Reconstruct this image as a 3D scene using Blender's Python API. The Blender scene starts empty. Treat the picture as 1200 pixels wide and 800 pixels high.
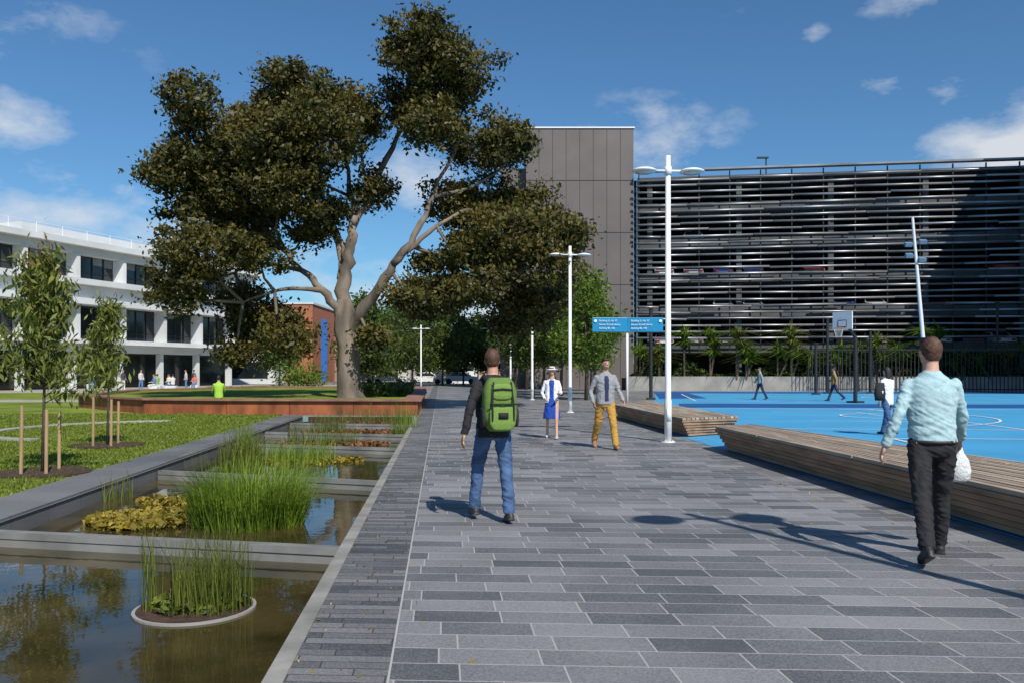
import bpy, math, random
import numpy as np
from mathutils import Vector, Matrix, noise
from mathutils.bvhtree import BVHTree
random.seed(7); np.random.seed(7)
S=bpy.context.scene
R=math.radians
# ---------------------------------------------------------------- materials
def nt(name):
    m=bpy.data.materials.new(name); m.use_nodes=True
    n=m.node_tree; b=n.nodes["Principled BSDF"]
    return m,n,b
def mat(name,col,rough=.7,nscale=0,amt=.25,bump=0,metal=0,bscale=None,stretch=(1,1,1),spec=.5):
    m,n,b=nt(name)
    b.inputs["Roughness"].default_value=rough; b.inputs["Metallic"].default_value=metal
    b.inputs["Specular IOR Level"].default_value=spec
    c=tuple(col)+(1,)
    b.inputs["Base Color"].default_value=c
    if nscale:
        tc=n.nodes.new("ShaderNodeTexCoord"); mp=n.nodes.new("ShaderNodeMapping")
        mp.inputs["Scale"].default_value=stretch
        n.links.new(tc.outputs["Object"],mp.inputs[0])
        t=n.nodes.new("ShaderNodeTexNoise"); t.inputs["Scale"].default_value=nscale; t.inputs["Detail"].default_value=6
        n.links.new(mp.outputs[0],t.inputs["Vector"])
        r=n.nodes.new("ShaderNodeValToRGB")
        r.color_ramp.elements[0].position=.3; r.color_ramp.elements[1].position=.7
        r.color_ramp.elements[0].color=tuple(max(0,x*(1-amt)) for x in col)+(1,)
        r.color_ramp.elements[1].color=tuple(min(1,x*(1+amt)) for x in col)+(1,)
        n.links.new(t.outputs["Fac"],r.inputs[0]); n.links.new(r.outputs[0],b.inputs["Base Color"])
        if bump:
            t2=n.nodes.new("ShaderNodeTexNoise"); t2.inputs["Scale"].default_value=bscale or nscale*3; t2.inputs["Detail"].default_value=5
            n.links.new(mp.outputs[0],t2.inputs["Vector"])
            bp=n.nodes.new("ShaderNodeBump"); bp.inputs["Strength"].default_value=bump; bp.inputs["Distance"].default_value=.02
            n.links.new(t2.outputs["Fac"],bp.inputs["Height"]); n.links.new(bp.outputs[0],b.inputs["Normal"])
    return m
def leafmat(name,dark,light,trans=.3,rough=.5):
    m,n,b=nt(name)
    a=n.nodes.new("ShaderNodeAttribute"); a.attribute_name="tone"
    r=n.nodes.new("ShaderNodeValToRGB")
    r.color_ramp.elements[0].color=tuple(dark)+(1,); r.color_ramp.elements[1].color=tuple(light)+(1,)
    n.links.new(a.outputs["Fac"],r.inputs[0]); n.links.new(r.outputs[0],b.inputs["Base Color"])
    b.inputs["Roughness"].default_value=rough; b.inputs["Specular IOR Level"].default_value=.3
    t=n.nodes.new("ShaderNodeBsdfTranslucent"); n.links.new(r.outputs[0],t.inputs[0])
    mx=n.nodes.new("ShaderNodeMixShader"); mx.inputs[0].default_value=trans
    n.links.new(b.outputs[0],mx.inputs[1]); n.links.new(t.outputs[0],mx.inputs[2])
    n.links.new(mx.outputs[0],n.nodes["Material Output"].inputs[0])
    return m
def paver_mat(name,sx,sy,lo,hi,kx=.083,ky=.05,mort=(.38,.37,.35),ms=.009,pv=.7):
    m,n,b=nt(name); L=n.links.new; N=n.nodes.new
    g=N("ShaderNodeNewGeometry"); sep=N("ShaderNodeSeparateXYZ"); L(g.outputs["Position"],sep.inputs[0])
    def M(op,a,bb=None,c=None):
        q=N("ShaderNodeMath"); q.operation=op
        for i,x in enumerate((a,bb,c)):
            if x is None: continue
            if isinstance(x,(int,float)): q.inputs[i].default_value=x
            else: L(x,q.inputs[i])
        return q.outputs[0]
    X,Y=sep.outputs[0],sep.outputs[1]
    u=M('MULTIPLY_ADD',Y,kx,X); v=M('MULTIPLY_ADD',X,ky,Y)
    row=M('FLOOR',M('DIVIDE',v,sy))
    wn=N("ShaderNodeTexWhiteNoise"); wn.noise_dimensions='1D'; L(row,wn.inputs["W"])
    u2=M('MULTIPLY_ADD',wn.outputs["Value"],sx,u)
    cu=M('DIVIDE',u2,sx); cid=M('FLOOR',cu)
    cb=N("ShaderNodeCombineXYZ"); L(cid,cb.inputs[0]); L(row,cb.inputs[1])
    w2=N("ShaderNodeTexWhiteNoise"); w2.noise_dimensions='2D'; L(cb.outputs[0],w2.inputs["Vector"])
    fu=M('MULTIPLY',M('FRACT',cu),sx); fv=M('MULTIPLY',M('FRACT',M('DIVIDE',v,sy)),sy)
    du=M('MINIMUM',fu,M('SUBTRACT',sx,fu)); dv=M('MINIMUM',fv,M('SUBTRACT',sy,fv))
    d=M('MINIMUM',du,dv); mask=M('LESS_THAN',d,ms*.5)
    r=N("ShaderNodeValToRGB"); r.color_ramp.elements[0].color=tuple(lo)+(1,); r.color_ramp.elements[1].color=tuple(hi)+(1,)
    ns=N("ShaderNodeTexNoise"); ns.inputs["Scale"].default_value=75; ns.inputs["Detail"].default_value=3; L(g.outputs["Position"],ns.inputs["Vector"])
    nb=N("ShaderNodeTexNoise"); nb.inputs["Scale"].default_value=.6; nb.inputs["Detail"].default_value=8; L(g.outputs["Position"],nb.inputs["Vector"])
    f=M('ADD',M('MULTIPLY',w2.outputs["Value"],pv),M('ADD',M('MULTIPLY_ADD',ns.outputs["Fac"],1.5,-.68),M('MULTIPLY_ADD',nb.outputs["Fac"],1.3,-.60)))
    L(f,r.inputs[0])
    mx=N("ShaderNodeMixRGB"); L(mask,mx.inputs[0]); L(r.outputs[0],mx.inputs[1]); mx.inputs[2].default_value=tuple(mort)+(1,)
    L(mx.outputs[0],b.inputs["Base Color"])
    L(M('MULTIPLY_ADD',w2.outputs["Value"],.2,.5),b.inputs["Roughness"])
    h=M('ADD',M('MULTIPLY',M('MINIMUM',d,.008),60),M('MULTIPLY',ns.outputs["Fac"],.5))
    bp=N("ShaderNodeBump"); bp.inputs["Strength"].default_value=.35; bp.inputs["Distance"].default_value=.004; L(h,bp.inputs["Height"]); L(bp.outputs[0],b.inputs["Normal"])
    return m

M_pave=paver_mat("bluestone_pavers",.55,.25,(.085,.086,.089),(.265,.265,.27),ms=.010)
M_band=paver_mat("bluestone_band",.5,.10,(.06,.06,.062),(.22,.218,.217),mort=(.05,.05,.05),ms=.009)
M_coping=mat("concrete_edge",(.25,.24,.215),.7,3,.3,.3)
M_ground=mat("asphalt_concrete",(.19,.185,.175),.85,.5,.25,.2)
M_pale=mat("pale_paving",(.34,.32,.27),.8,1,.15)
M_conc=mat("concrete",(.30,.29,.275),.8,1.2,.22,.25)
M_wallstone=paver_mat("granite_wall",1.2,.9,(.11,.112,.115),(.2,.2,.2),kx=.0946,ky=0,mort=(.05,.05,.05),ms=.008,pv=.5)
M_steelbeam=mat("galvanised_beam",(.23,.23,.215),.6,2,.35,.1,metal=.2)
M_corten=mat("corten_steel",(.27,.08,.03),.8,2.2,.5,.3,stretch=(1,1,.4))
M_cortentop=mat("corten_top",(.26,.13,.09),.75,2,.3,.2)
M_mulch=mat("mulch",(.055,.028,.018),.95,14,.6,1,bscale=30)
M_white=mat("white_render",(.62,.635,.64),.7,.35,.14,.1)
M_whitepole=mat("white_paint",(.76,.77,.77),.35,5,.05)
M_dark=mat("black_steel",(.018,.018,.02),.5,5,.2)
M_glassd=mat("dark_glazing",(.015,.022,.027),.08,.25,.5,spec=.7)
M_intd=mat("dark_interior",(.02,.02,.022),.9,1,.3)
M_clad=mat("brown_cladding",(.125,.106,.10),.55,.35,.14,.05)
M_joint=mat("cladding_joint",(.06,.05,.046),.8,1,.1)
M_louv=mat("aluminium_louvre",(.27,.275,.29),.38,.4,.35,metal=.45)
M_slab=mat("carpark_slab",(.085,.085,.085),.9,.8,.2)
M_brick=mat("red_brick",(.36,.13,.065),.85,6,.25)
M_bark=mat("bark",(.17,.135,.105),.9,2.0,.6,1,stretch=(1,1,.3),bscale=9)
M_barkd=mat("bark_dark",(.10,.075,.055),.9,8,.3,.5)
M_stake=mat("timber_stake",(.38,.26,.14),.8,12,.25,stretch=(1,1,.1))
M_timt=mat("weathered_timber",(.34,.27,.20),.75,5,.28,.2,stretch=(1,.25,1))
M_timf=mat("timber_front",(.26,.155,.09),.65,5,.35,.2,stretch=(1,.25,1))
def court_mat(n,c): return mat(n,c,.6,.35,.12,.05)
M_court=court_mat("court_blue",(.06,.33,.58)); M_courtd=court_mat("court_dark_blue",(.012,.085,.28))
M_line=mat("line_paint",(.75,.77,.77),.6,3,.08)
M_signblue=mat("sign_blue",(.01,.22,.42),.35,2,.05)
M_skin=mat("skin",(.50,.27,.18),.5,20,.08); 
def lawnmat():
    m,n,b=nt("grass"); N=n.nodes.new; L=n.links.new
    g=N("ShaderNodeNewGeometry")
    a=N("ShaderNodeTexNoise"); a.inputs["Scale"].default_value=.5; a.inputs["Detail"].default_value=8; L(g.outputs["Position"],a.inputs["Vector"])
    c=N("ShaderNodeTexNoise"); c.inputs["Scale"].default_value=22; c.inputs["Detail"].default_value=4; L(g.outputs["Position"],c.inputs["Vector"])
    mm=N("ShaderNodeMath"); mm.operation='MULTIPLY_ADD'; L(c.outputs["Fac"],mm.inputs[0]); mm.inputs[1].default_value=.6; L(a.outputs["Fac"],mm.inputs[2])
    r=N("ShaderNodeValToRGB"); r.color_ramp.elements[0].position=.55; r.color_ramp.elements[1].position=1.0
    r.color_ramp.elements[0].color=(.085,.125,.014,1); r.color_ramp.elements[1].color=(.24,.30,.05,1)
    L(mm.outputs[0],r.inputs[0]); L(r.outputs[0],b.inputs["Base Color"]); b.inputs["Roughness"].default_value=.9
    b.inputs["Specular IOR Level"].default_value=.1
    bp=N("ShaderNodeBump"); bp.inputs["Strength"].default_value=.8; bp.inputs["Distance"].default_value=.05; L(c.outputs["Fac"],bp.inputs["Height"]); L(bp.outputs[0],b.inputs["Normal"])
    return m
M_grass=lawnmat()
def watermat():
    m,n,b=nt("pond_water"); N=n.nodes.new; L=n.links.new
    g=N("ShaderNodeNewGeometry")
    a=N("ShaderNodeTexNoise"); a.inputs["Scale"].default_value=1.1; a.inputs["Detail"].default_value=8; L(g.outputs["Position"],a.inputs["Vector"])
    r=N("ShaderNodeValToRGB"); r.color_ramp.elements[0].position=.35; r.color_ramp.elements[1].position=.7
    r.color_ramp.elements[0].color=(.022,.020,.007,1); r.color_ramp.elements[1].color=(.085,.062,.024,1)
    L(a.outputs["Fac"],r.inputs[0]); L(r.outputs[0],b.inputs["Base Color"])
    b.inputs["Roughness"].default_value=.02; b.inputs["IOR"].default_value=1.33; b.inputs["Specular IOR Level"].default_value=.40
    c=N("ShaderNodeTexNoise"); c.inputs["Scale"].default_value=3.5; c.inputs["Detail"].default_value=3; L(g.outputs["Position"],c.inputs["Vector"])
    bp=N("ShaderNodeBump"); bp.inputs["Strength"].default_value=.07; bp.inputs["Distance"].default_value=.03; L(c.outputs["Fac"],bp.inputs["Height"]); L(bp.outputs[0],b.inputs["Normal"])
    return m
M_water=watermat()
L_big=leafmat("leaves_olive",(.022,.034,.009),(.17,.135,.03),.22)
L_green=leafmat("leaves_green",(.045,.09,.012),(.20,.29,.035),.4)
L_mid=leafmat("leaves_mid",(.03,.055,.012),(.12,.165,.03),.3)
L_sap=leafmat("leaves_sapling",(.06,.09,.015),(.26,.29,.06),.35)
L_sapred=leafmat("leaves_new_growth",(.12,.07,.02),(.36,.2,.07),.35)
L_reed=leafmat("reed_green",(.08,.15,.012),(.30,.42,.05),.4)
L_reed2=leafmat("reed_dark",(.06,.085,.015),(.22,.25,.045),.35)
L_pad=leafmat("pad_yellow",(.12,.10,.018),(.42,.32,.045),.2)
L_padr=leafmat("pad_red",(.09,.05,.02),(.30,.13,.05),.2)
L_grassb=leafmat("grass_blades",(.10,.14,.015),(.26,.32,.05),.4)
# ---------------------------------------------------------------- mesh builder
class MB:
    def __init__(s): s.v=[];s.f=[];s.m=[]
    def add(s,vs,fs,mi=0):
        o=len(s.v); s.v+= [tuple(x) for x in vs]
        for f in fs: s.f.append([i+o for i in f]); s.m.append(mi)
    def box(s,c,d,rz=0,mi=0,rot=None):
        M=rot if rot is not None else Matrix.Rotation(rz,3,'Z')
        vs=[]
        for z in(-.5,.5):
            for x,y in((-.5,-.5),(.5,-.5),(.5,.5),(-.5,.5)):
                vs.append(Vector(c)+M@Vector((x*d[0],y*d[1],z*d[2])))
        s.add(vs,[(0,3,2,1),(4,5,6,7),(0,1,5,4),(1,2,6,5),(2,3,7,6),(3,0,4,7)],mi)
    def prism(s,poly,z0,z1,mi=0,mt=None):
        a=sum(poly[i][0]*poly[(i+1)%len(poly)][1]-poly[(i+1)%len(poly)][0]*poly[i][1] for i in range(len(poly)))
        if a<0: poly=poly[::-1]
        n=len(poly); vs=[(p[0],p[1],z0) for p in poly]+[(p[0],p[1],z1) for p in poly]
        s.add(vs,[tuple(range(n-1,-1,-1))]+[(i,(i+1)%n,n+(i+1)%n,n+i) for i in range(n)],mi)
        s.add(vs[n:],[tuple(range(n))],mi if mt is None else mt)
    def sheet(s,poly,z,mi=0):
        a=sum(poly[i][0]*poly[(i+1)%len(poly)][1]-poly[(i+1)%len(poly)][0]*poly[i][1] for i in range(len(poly)))
        if a<0: poly=poly[::-1]
        s.add([(p[0],p[1],z) for p in poly],[tuple(range(len(poly)))],mi)
    def tube(s,pts,rad,n=10,mi=0,cap=True,sq=None,up=None):
        pts=[Vector(p) for p in pts]; 
        if not hasattr(rad,'__len__'): rad=[rad]*len(pts)
        vs=[];ref=Vector(up) if up else Vector((0.03,1,.02))
        for i,p in enumerate(pts):
            t=(pts[min(i+1,len(pts)-1)]-pts[max(i-1,0)]).normalized()
            a=t.cross(ref); 
            if a.length<1e-3: a=t.cross(Vector((1,0,0)))
            a.normalize(); b=a.cross(t)
            ra=rad[i] if not isinstance(rad[i],tuple) else rad[i][0]; rb=rad[i] if not isinstance(rad[i],tuple) else rad[i][1]
            for k in range(n):
                an=2*math.pi*k/n; vs.append(p+a*ra*math.cos(an)+b*rb*math.sin(an))
        fs=[]
        for i in range(len(pts)-1):
            for k in range(n):
                k2=(k+1)%n; fs.append((i*n+k,i*n+k2,(i+1)*n+k2,(i+1)*n+k))
        if cap: fs.append(tuple(range(n-1,-1,-1))); fs.append(tuple(range((len(pts)-1)*n,len(pts)*n)))
        s.add(vs,fs,mi)
    def sphere(s,c,r,mi=0,n=16,m=10,rot=None):
        if not hasattr(r,'__len__'): r=(r,r,r)
        vs=[];fs=[]
        for j in range(m+1):
            th=math.pi*j/m
            for k in range(n):
                ph=2*math.pi*k/n; q=Vector((r[0]*math.sin(th)*math.cos(ph),r[1]*math.sin(th)*math.sin(ph),r[2]*math.cos(th)))
                if rot is not None: q=rot@q
                vs.append(Vector(c)+q)
        for j in range(m):
            for k in range(n):
                k2=(k+1)%n; f=(j*n+k,(j+1)*n+k,(j+1)*n+k2,j*n+k2)
                fs.append(f)
        s.add(vs,fs,mi)
    def loftz(s,lv,mi=0,n=24,p=2.0):
        vs=[];fs=[]
        for (cx,cy,z,rx,ry) in lv:
            for k in range(n):
                a=2*math.pi*k/n; c,q=math.cos(a),math.sin(a)
                vs.append((cx+rx*math.copysign(abs(c)**(2/p),c),cy+ry*math.copysign(abs(q)**(2/p),q),z))
        for i in range(len(lv)-1):
            for k in range(n):
                k2=(k+1)%n; fs.append((i*n+k,i*n+k2,(i+1)*n+k2,(i+1)*n+k))
        fs.append(tuple(range(n-1,-1,-1))); fs.append(tuple(range((len(lv)-1)*n,len(lv)*n)))
        s.add(vs,fs,mi)
    def obj(s,name,mats,parent=None,smooth=False,bevel=0,loc=None,rz=None):
        me=bpy.data.meshes.new(name); me.from_pydata(s.v,[],s.f); 
        for m in mats: me.materials.append(m)
        me.polygons.foreach_set("material_index",s.m)
        if smooth: me.polygons.foreach_set("use_smooth",[True]*len(s.f))
        me.update()
        o=bpy.data.objects.new(name,me); S.collection.objects.link(o)
        if parent: o.parent=parent
        if loc: o.location=loc
        if rz: o.rotation_euler=(0,0,rz)
        if bevel:
            b=o.modifiers.new("b",'BEVEL'); b.width=bevel; b.segments=2; b.limit_method='ANGLE'
        return o
def empty(name,loc=(0,0,0),rz=0):
    o=bpy.data.objects.new(name,None); o.location=loc; o.rotation_euler=(0,0,rz); o.empty_display_size=.2
    S.collection.objects.link(o); return o
def quads_np(name,V,nper,mats,tone=None,parent=None,loc=None):
    n=len(V)//nper; me=bpy.data.meshes.new(name)
    me.vertices.add(len(V)); me.vertices.foreach_set("co",V.astype(np.float32).ravel())
    me.loops.add(len(V)); me.loops.foreach_set("vertex_index",np.arange(len(V),dtype=np.int32))
    me.polygons.add(n); me.polygons.foreach_set("loop_start",np.arange(0,len(V),nper,dtype=np.int32))
    me.update(calc_edges=True); 
    if tone is not None:
        at=me.attributes.new("tone",'FLOAT','POINT'); at.data.foreach_set("value",np.repeat(tone,nper).astype(np.float32))
    for m in mats: me.materials.append(m)
    o=bpy.data.objects.new(name,me); S.collection.objects.link(o)
    if parent: o.parent=parent
    if loc is not None: o.location=loc
    return o
def unit(a): return a/np.maximum(np.linalg.norm(a,axis=1,keepdims=True),1e-6)
def leaves(name,C,size,m,aspect=.5,droop=0.,tone=None,parent=None,var=.35):
    n=len(C); a=np.random.normal(size=(n,3)); a[:,2]-=droop; a=unit(a)
    b=unit(np.cross(a,np.random.normal(size=(n,3))))
    L=size*(1+var*np.random.normal(size=(n,1))).clip(.4,1.8)
    V=np.stack([C-a*L*.5,C+b*L*aspect*.5,C+a*L*.5,C-b*L*aspect*.5],1).reshape(-1,3)
    if tone is None: tone=np.random.rand(n)
    return quads_np(name,V,4,[m],tone.clip(0,1),parent)
def blades(name,B,h,w,lean,m,parent=None,hv=.25,dirs=None):
    n=len(B); H=h*(1+hv*np.random.normal(size=(n,1))).clip(.3,1.6)
    an=np.random.rand(n)*2*np.pi if dirs is None else dirs
    d=np.stack([np.cos(an),np.sin(an),np.zeros(n)],1); ln=lean*np.random.rand(n,1) if np.isscalar(lean) else lean
    side=np.stack([-np.sin(an+.6),np.cos(an+.6),np.zeros(n)],1)*w*.5
    z=np.array([[0,0,1.]])
    mid=B+z*H*.55+d*ln*H*.3; tip=B+z*H*(1-ln*.45)+d*ln*H
    V=np.stack([B-side,B+side,mid+side*.8,mid-side*.8, mid-side*.8,mid+side*.8,tip+side*.15,tip-side*.15],1).reshape(-1,3)
    t=np.repeat(np.random.rand(n),2)
    return quads_np(name,V,4,[m],t,parent)
# ---------------------------------------------------------------- world, sun, camera
sunto=Vector((.427,-.904,1.0)).normalized()
w=bpy.data.worlds.new("World"); S.world=w; w.use_nodes=True
n=w.node_tree; N=n.nodes.new; L=n.links.new; bg=n.nodes["Background"]; bg.inputs[1].default_value=.09
sky=N("ShaderNodeTexSky"); sky.sky_type='NISHITA'; sky.sun_disc=False; sky.sun_elevation=R(45); sky.sun_rotation=math.atan2(.427,-.904)
sky.air_density=1.0; sky.dust_density=.4; sky.ozone_density=2.5
tc=N("ShaderNodeTexCoord")
def WM(op,a,b=None,c=None,cl=False):
    q=N("ShaderNodeMath"); q.operation=op; q.use_clamp=cl
    for i,x in enumerate((a,b,c)):
        if x is None: continue
        if isinstance(x,(int,float)): q.inputs[i].default_value=x
        else: L(x,q.inputs[i])
    return q.outputs[0]
acc=None
def blob(x,z,rx,rz,k):
    global acc
    v=Vector((x,1,z)).normalized()
    s=N("ShaderNodeVectorMath"); s.operation='SUBTRACT'; L(tc.outputs["Generated"],s.inputs[0]); s.inputs[1].default_value=v
    m_=N("ShaderNodeVectorMath"); m_.operation='MULTIPLY'; L(s.outputs[0],m_.inputs[0]); m_.inputs[1].default_value=(1/rx,1/rx,1/rz)
    l=N("ShaderNodeVectorMath"); l.operation='LENGTH'; L(m_.outputs[0],l.inputs[0])
    f=WM('MULTIPLY',WM('SUBTRACT',1,l.outputs["Value"],cl=True),k)
    acc=f if acc is None else WM('MAXIMUM',acc,f)
for t in [(.585,.258,.13,.055,1.9),(.64,.27,.13,.07,1.9),(-.60,.295,.09,.05,1.1),(-.56,.19,.22,.08,1.0),(-.42,.16,.18,.08,.8),
          (.44,.34,.07,.035,.9),(.51,.33,.05,.035,.8),(.355,.40,.035,.035,.9),(.47,.44,.12,.025,.9),(.22,.43,.10,.03,.4),
          (.17,.27,.15,.08,.75),(-.11,.22,.10,.07,1.1),(-.03,.06,.15,.09,1.1),(-.25,.1,.3,.1,.8),(.1,.18,.15,.06,.7),(-.9,.5,.4,.15,.8),(.9,.6,.3,.1,.8)]: blob(*t)
ns=N("ShaderNodeTexNoise"); ns.inputs["Scale"].default_value=9; ns.inputs["Detail"].default_value=10; ns.inputs["Roughness"].default_value=.62
mp=N("ShaderNodeMapping"); mp.inputs["Scale"].default_value=(1,1,1.9); L(tc.outputs["Generated"],mp.inputs[0]); L(mp.outputs[0],ns.inputs["Vector"])
cl=WM('MULTIPLY',WM('ADD',acc,WM('MULTIPLY_ADD',ns.outputs["Fac"],2.4,-1.62)),1.2,cl=True)
cl=WM('MULTIPLY',cl,WM('MULTIPLY',acc,2.2,cl=True))
tint=N("ShaderNodeMixRGB"); tint.blend_type='MULTIPLY'; tint.inputs[0].default_value=1; L(sky.outputs[0],tint.inputs[1]); tint.inputs[2].default_value=(.62,.97,1.2,1)
mx=N("ShaderNodeMixRGB"); L(WM('MULTIPLY',cl,.88),mx.inputs[0]); L(tint.outputs[0],mx.inputs[1]); mx.inputs[2].default_value=(8.2,8.5,8.9,1)
L(mx.outputs[0],bg.inputs[0])
sl=bpy.data.lights.new("sun",'SUN'); sl.energy=5.0; sl.angle=R(.5); sl.color=(1,.94,.85)
so=bpy.data.objects.new("sun",sl); S.collection.objects.link(so); so.rotation_euler=(-sunto).to_track_quat('-Z','Y').to_euler()
cam=bpy.data.cameras.new("camera"); co=bpy.data.objects.new("camera",cam); S.collection.objects.link(co)
co.location=(0,0,1.55); co.rotation_euler=(R(90),0,0); cam.lens=30; cam.sensor_width=36; cam.shift_y=.029; cam.clip_end=5000; cam.clip_start=.05
S.camera=co
S.view_settings.view_transform='Standard'; S.view_settings.look='None'; S.view_settings.exposure=0
# ---------------------------------------------------------------- ground, path, pond
pe=lambda y:-.86-.083*y
wr=lambda y:-4.42-.0946*y
WZ=-.19
Y0,Y1=-4,29.6
g=MB()
g.add([(-2500,-2500,0),(2500,-2500,0),(2500,Y0,0),(pe(Y0),Y0,0),(wr(Y0),Y0,0),(-2500,Y0,0),
       (2500,Y1,0),(pe(Y1),Y1,0),(wr(Y1),Y1,0),(-2500,Y1,0),(2500,2500,0),(-2500,2500,0)],
      [(0,1,2,3,4,5),(3,2,6,7),(5,4,8,9),(9,8,7,6,10,11)])
g.obj("ground",[M_ground])
p=MB(); b0=.075; b1=.60
p.sheet([(pe(-5)+b1,-5),(14,-5),(14,60),(9,140),(pe(140)+b1,140)],.004,0)
p.sheet([(pe(-5)+b0,-5),(pe(-5)+b1-.012,-5),(pe(140)+b1-.012,140),(pe(140)+b0,140)],.0045,1)
p.sheet([(pe(-5)+b1-.012,-5),(pe(-5)+b1,-5),(pe(140)+b1,140),(pe(140)+b1-.012,140)],.0055,2)
p.obj("path",[M_pave,M_band,mat("strip_steel",(.42,.41,.39),.6,3,.1)])
c=MB(); yk=-4
while yk<29.6:
    y2=min(yk+2.4,29.6); c.prism([(pe(yk)-.03,yk+.004),(pe(yk)+b0,yk+.004),(pe(y2)+b0,y2-.004),(pe(y2)-.03,y2-.004)],-.6,.014,0); yk=y2
c.obj("pond_kerb",[M_coping],bevel=.006)
c=MB(); c.prism([(wr(-4),-4),(wr(-4)-.78,-4),(wr(30)-.78,30.2),(wr(30),29.6)],-.6,.03,0); c.obj("stone_wall",[M_wallstone],bevel=.01)
c=MB(); c.sheet([(pe(-4),-4),(pe(29.6),29.6),(wr(29.6),29.6),(wr(-4),-4)],WZ); c.obj("pond_water",[M_water])
c=MB(); c.sheet([(pe(-4),-4),(pe(29.6),29.6),(wr(29.6),29.6),(wr(-4),-4)],-.58)
c.box(((pe(29.6)+wr(29.6))/2,29.63,-.3),(3.6,.05,.56)); c.obj("pond_floor",[M_mulch])
for i,(yr,yl) in enumerate([(3.3,4.0),(7.68,8.5),(12.4,13.75),(17.8,19.0),(21.6,22.6),(25.6,26.6)]):
    c=MB(); wd=.18
    c.prism([(pe(yr)-.04,yr),(pe(yr)-.04,yr+wd),(wr(yl)+.01,yl+wd),(wr(yl)+.01,yl)],-.40,-.055)
    c.prism([(pe(yr)-.05,yr-.012),(pe(yr)-.05,yr-.001),(wr(yl)+.02,yl-.001),(wr(yl)+.02,yl-.012)],-.11,-.04)
    c.obj("pond_crossbeam",[M_steelbeam],bevel=.004)
lw=MB(); lw.sheet([(wr(-4)-.8,-4),(wr(30)-.8,30.2),(-8.5,31),(-9,43),(-60,43),(-60,-4)],.012)
lw.sheet([(-60,47),(-9,47),(-9.5,62),(-34,62),(-60,56)],.012)
lw.obj("lawn",[M_grass])
nb=90000; yy=9+22*np.random.rand(nb)**1.3; xx=-5.25-.0946*yy-np.random.rand(nb)*(3+yy*.45); B=np.stack([xx,yy,np.full(nb,.01)],1)
a=np.random.rand(nb)*6.28; d=np.stack([np.cos(a),np.sin(a),np.zeros(nb)],1)*.008*(1+yy[:,None]/14)
V=np.stack([B-d,B+d,B+np.stack([np.random.normal(size=nb)*.02,np.random.normal(size=nb)*.02,.02+.04*np.random.rand(nb)],1)],1).reshape(-1,3)
quads_np("lawn_grass_blades",V,3,[L_grassb],np.random.rand(nb))
c=MB()
arc=[(-10.2+3.1*math.cos(t),22.5+3.8*math.sin(t)) for t in [R(95+8*i) for i in range(22)]]; arc2=[(-10.2+2.8*math.cos(t),22.5+3.45*math.sin(t)) for t in [R(95+8*i) for i in range(22)]]
for i in range(21): c.prism([arc[i],arc[i+1],arc2[i+1],arc2[i]],.0,.06)
c.sheet([(-70,43),(-9,43),(-9,47),(-70,47)],.008); c.sheet([(-60,56),(-34,62),(-9.5,62),(-9.5,100),(-70,100),(-90,40)],.008)
c.obj("garden_path",[M_pale])
def stakes(parent,x,y,pos,h):
    c=MB()
    for i,(dx,dy) in enumerate(pos): c.tube([(x+dx,y+dy,0),(x+dx+.01,y+dy,h*(1-.06*i))],.025,8)
    c.obj("stakes",[M_stake],parent)
def sapling(x,y,h,cw,z0,nl,red=False,seed=1,st=((-.12,-.35),(.22,-.3),(.05,.38))):
    random.seed(seed); np.random.seed(seed)
    e=empty("sapling_tree")
    c=MB(); n_=26; pts=[]
    for i in range(n_):
        a=2*math.pi*i/n_; rr=1+.08*math.sin(3*a+seed); pts.append((x+.72*rr*math.cos(a),y+.72*rr*math.sin(a)))
    c.prism(pts,.0,.045); c.obj("mulch_ring",[M_mulch],e)
    c=MB(); c.tube([(x,y,0),(x+.03,y,h*.4),(x-.02,y,h*.7),(x+.02,y,h*.95)],[.026,.02,.014,.006],8)
    C=[]
    for i in range(44):
        zz=z0+(h-z0)*random.random()**.9; a=random.random()*6.28; f=(1-((zz-z0)/(h-z0))*.7); r=cw*f*(.35+.75*random.random())
        s0=Vector((x,y,zz-.3)); en=Vector((x+r*math.cos(a),y+r*math.sin(a),zz+.12)); c.tube([s0,(s0+en)/2+Vector((0,0,.08)),en],[.009,.006,.003],5)
        for k in range(int(nl/44)):
            t=.25+.85*random.random(); q=s0.lerp(en,t); C.append((q.x+random.gauss(0,.08),q.y+random.gauss(0,.08),q.z-.14*random.random()+random.gauss(0,.07)))
    c.obj("trunk",[M_barkd],e,True)
    C=np.array(C); leaves("leaves",C,.145,L_sap,.24,1.5,parent=e)
    if red:
        k=160; C=np.array([x,y,h-.15])+np.random.normal(size=(k,3))*np.array([.12,.12,.22]); leaves("new_leaves",C,.12,L_sapred,.25,.2,parent=e)
    stakes(e,x,y,st,1.05)
sapling(-7.1,12.9,3.25,.95,1.35,3400,True,3)
sapling(-8.35,17.6,2.95,.72,1.3,2000,False,5)
sapling(-9.6,11.2,3.1,.75,1.3,1500,False,9)
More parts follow.
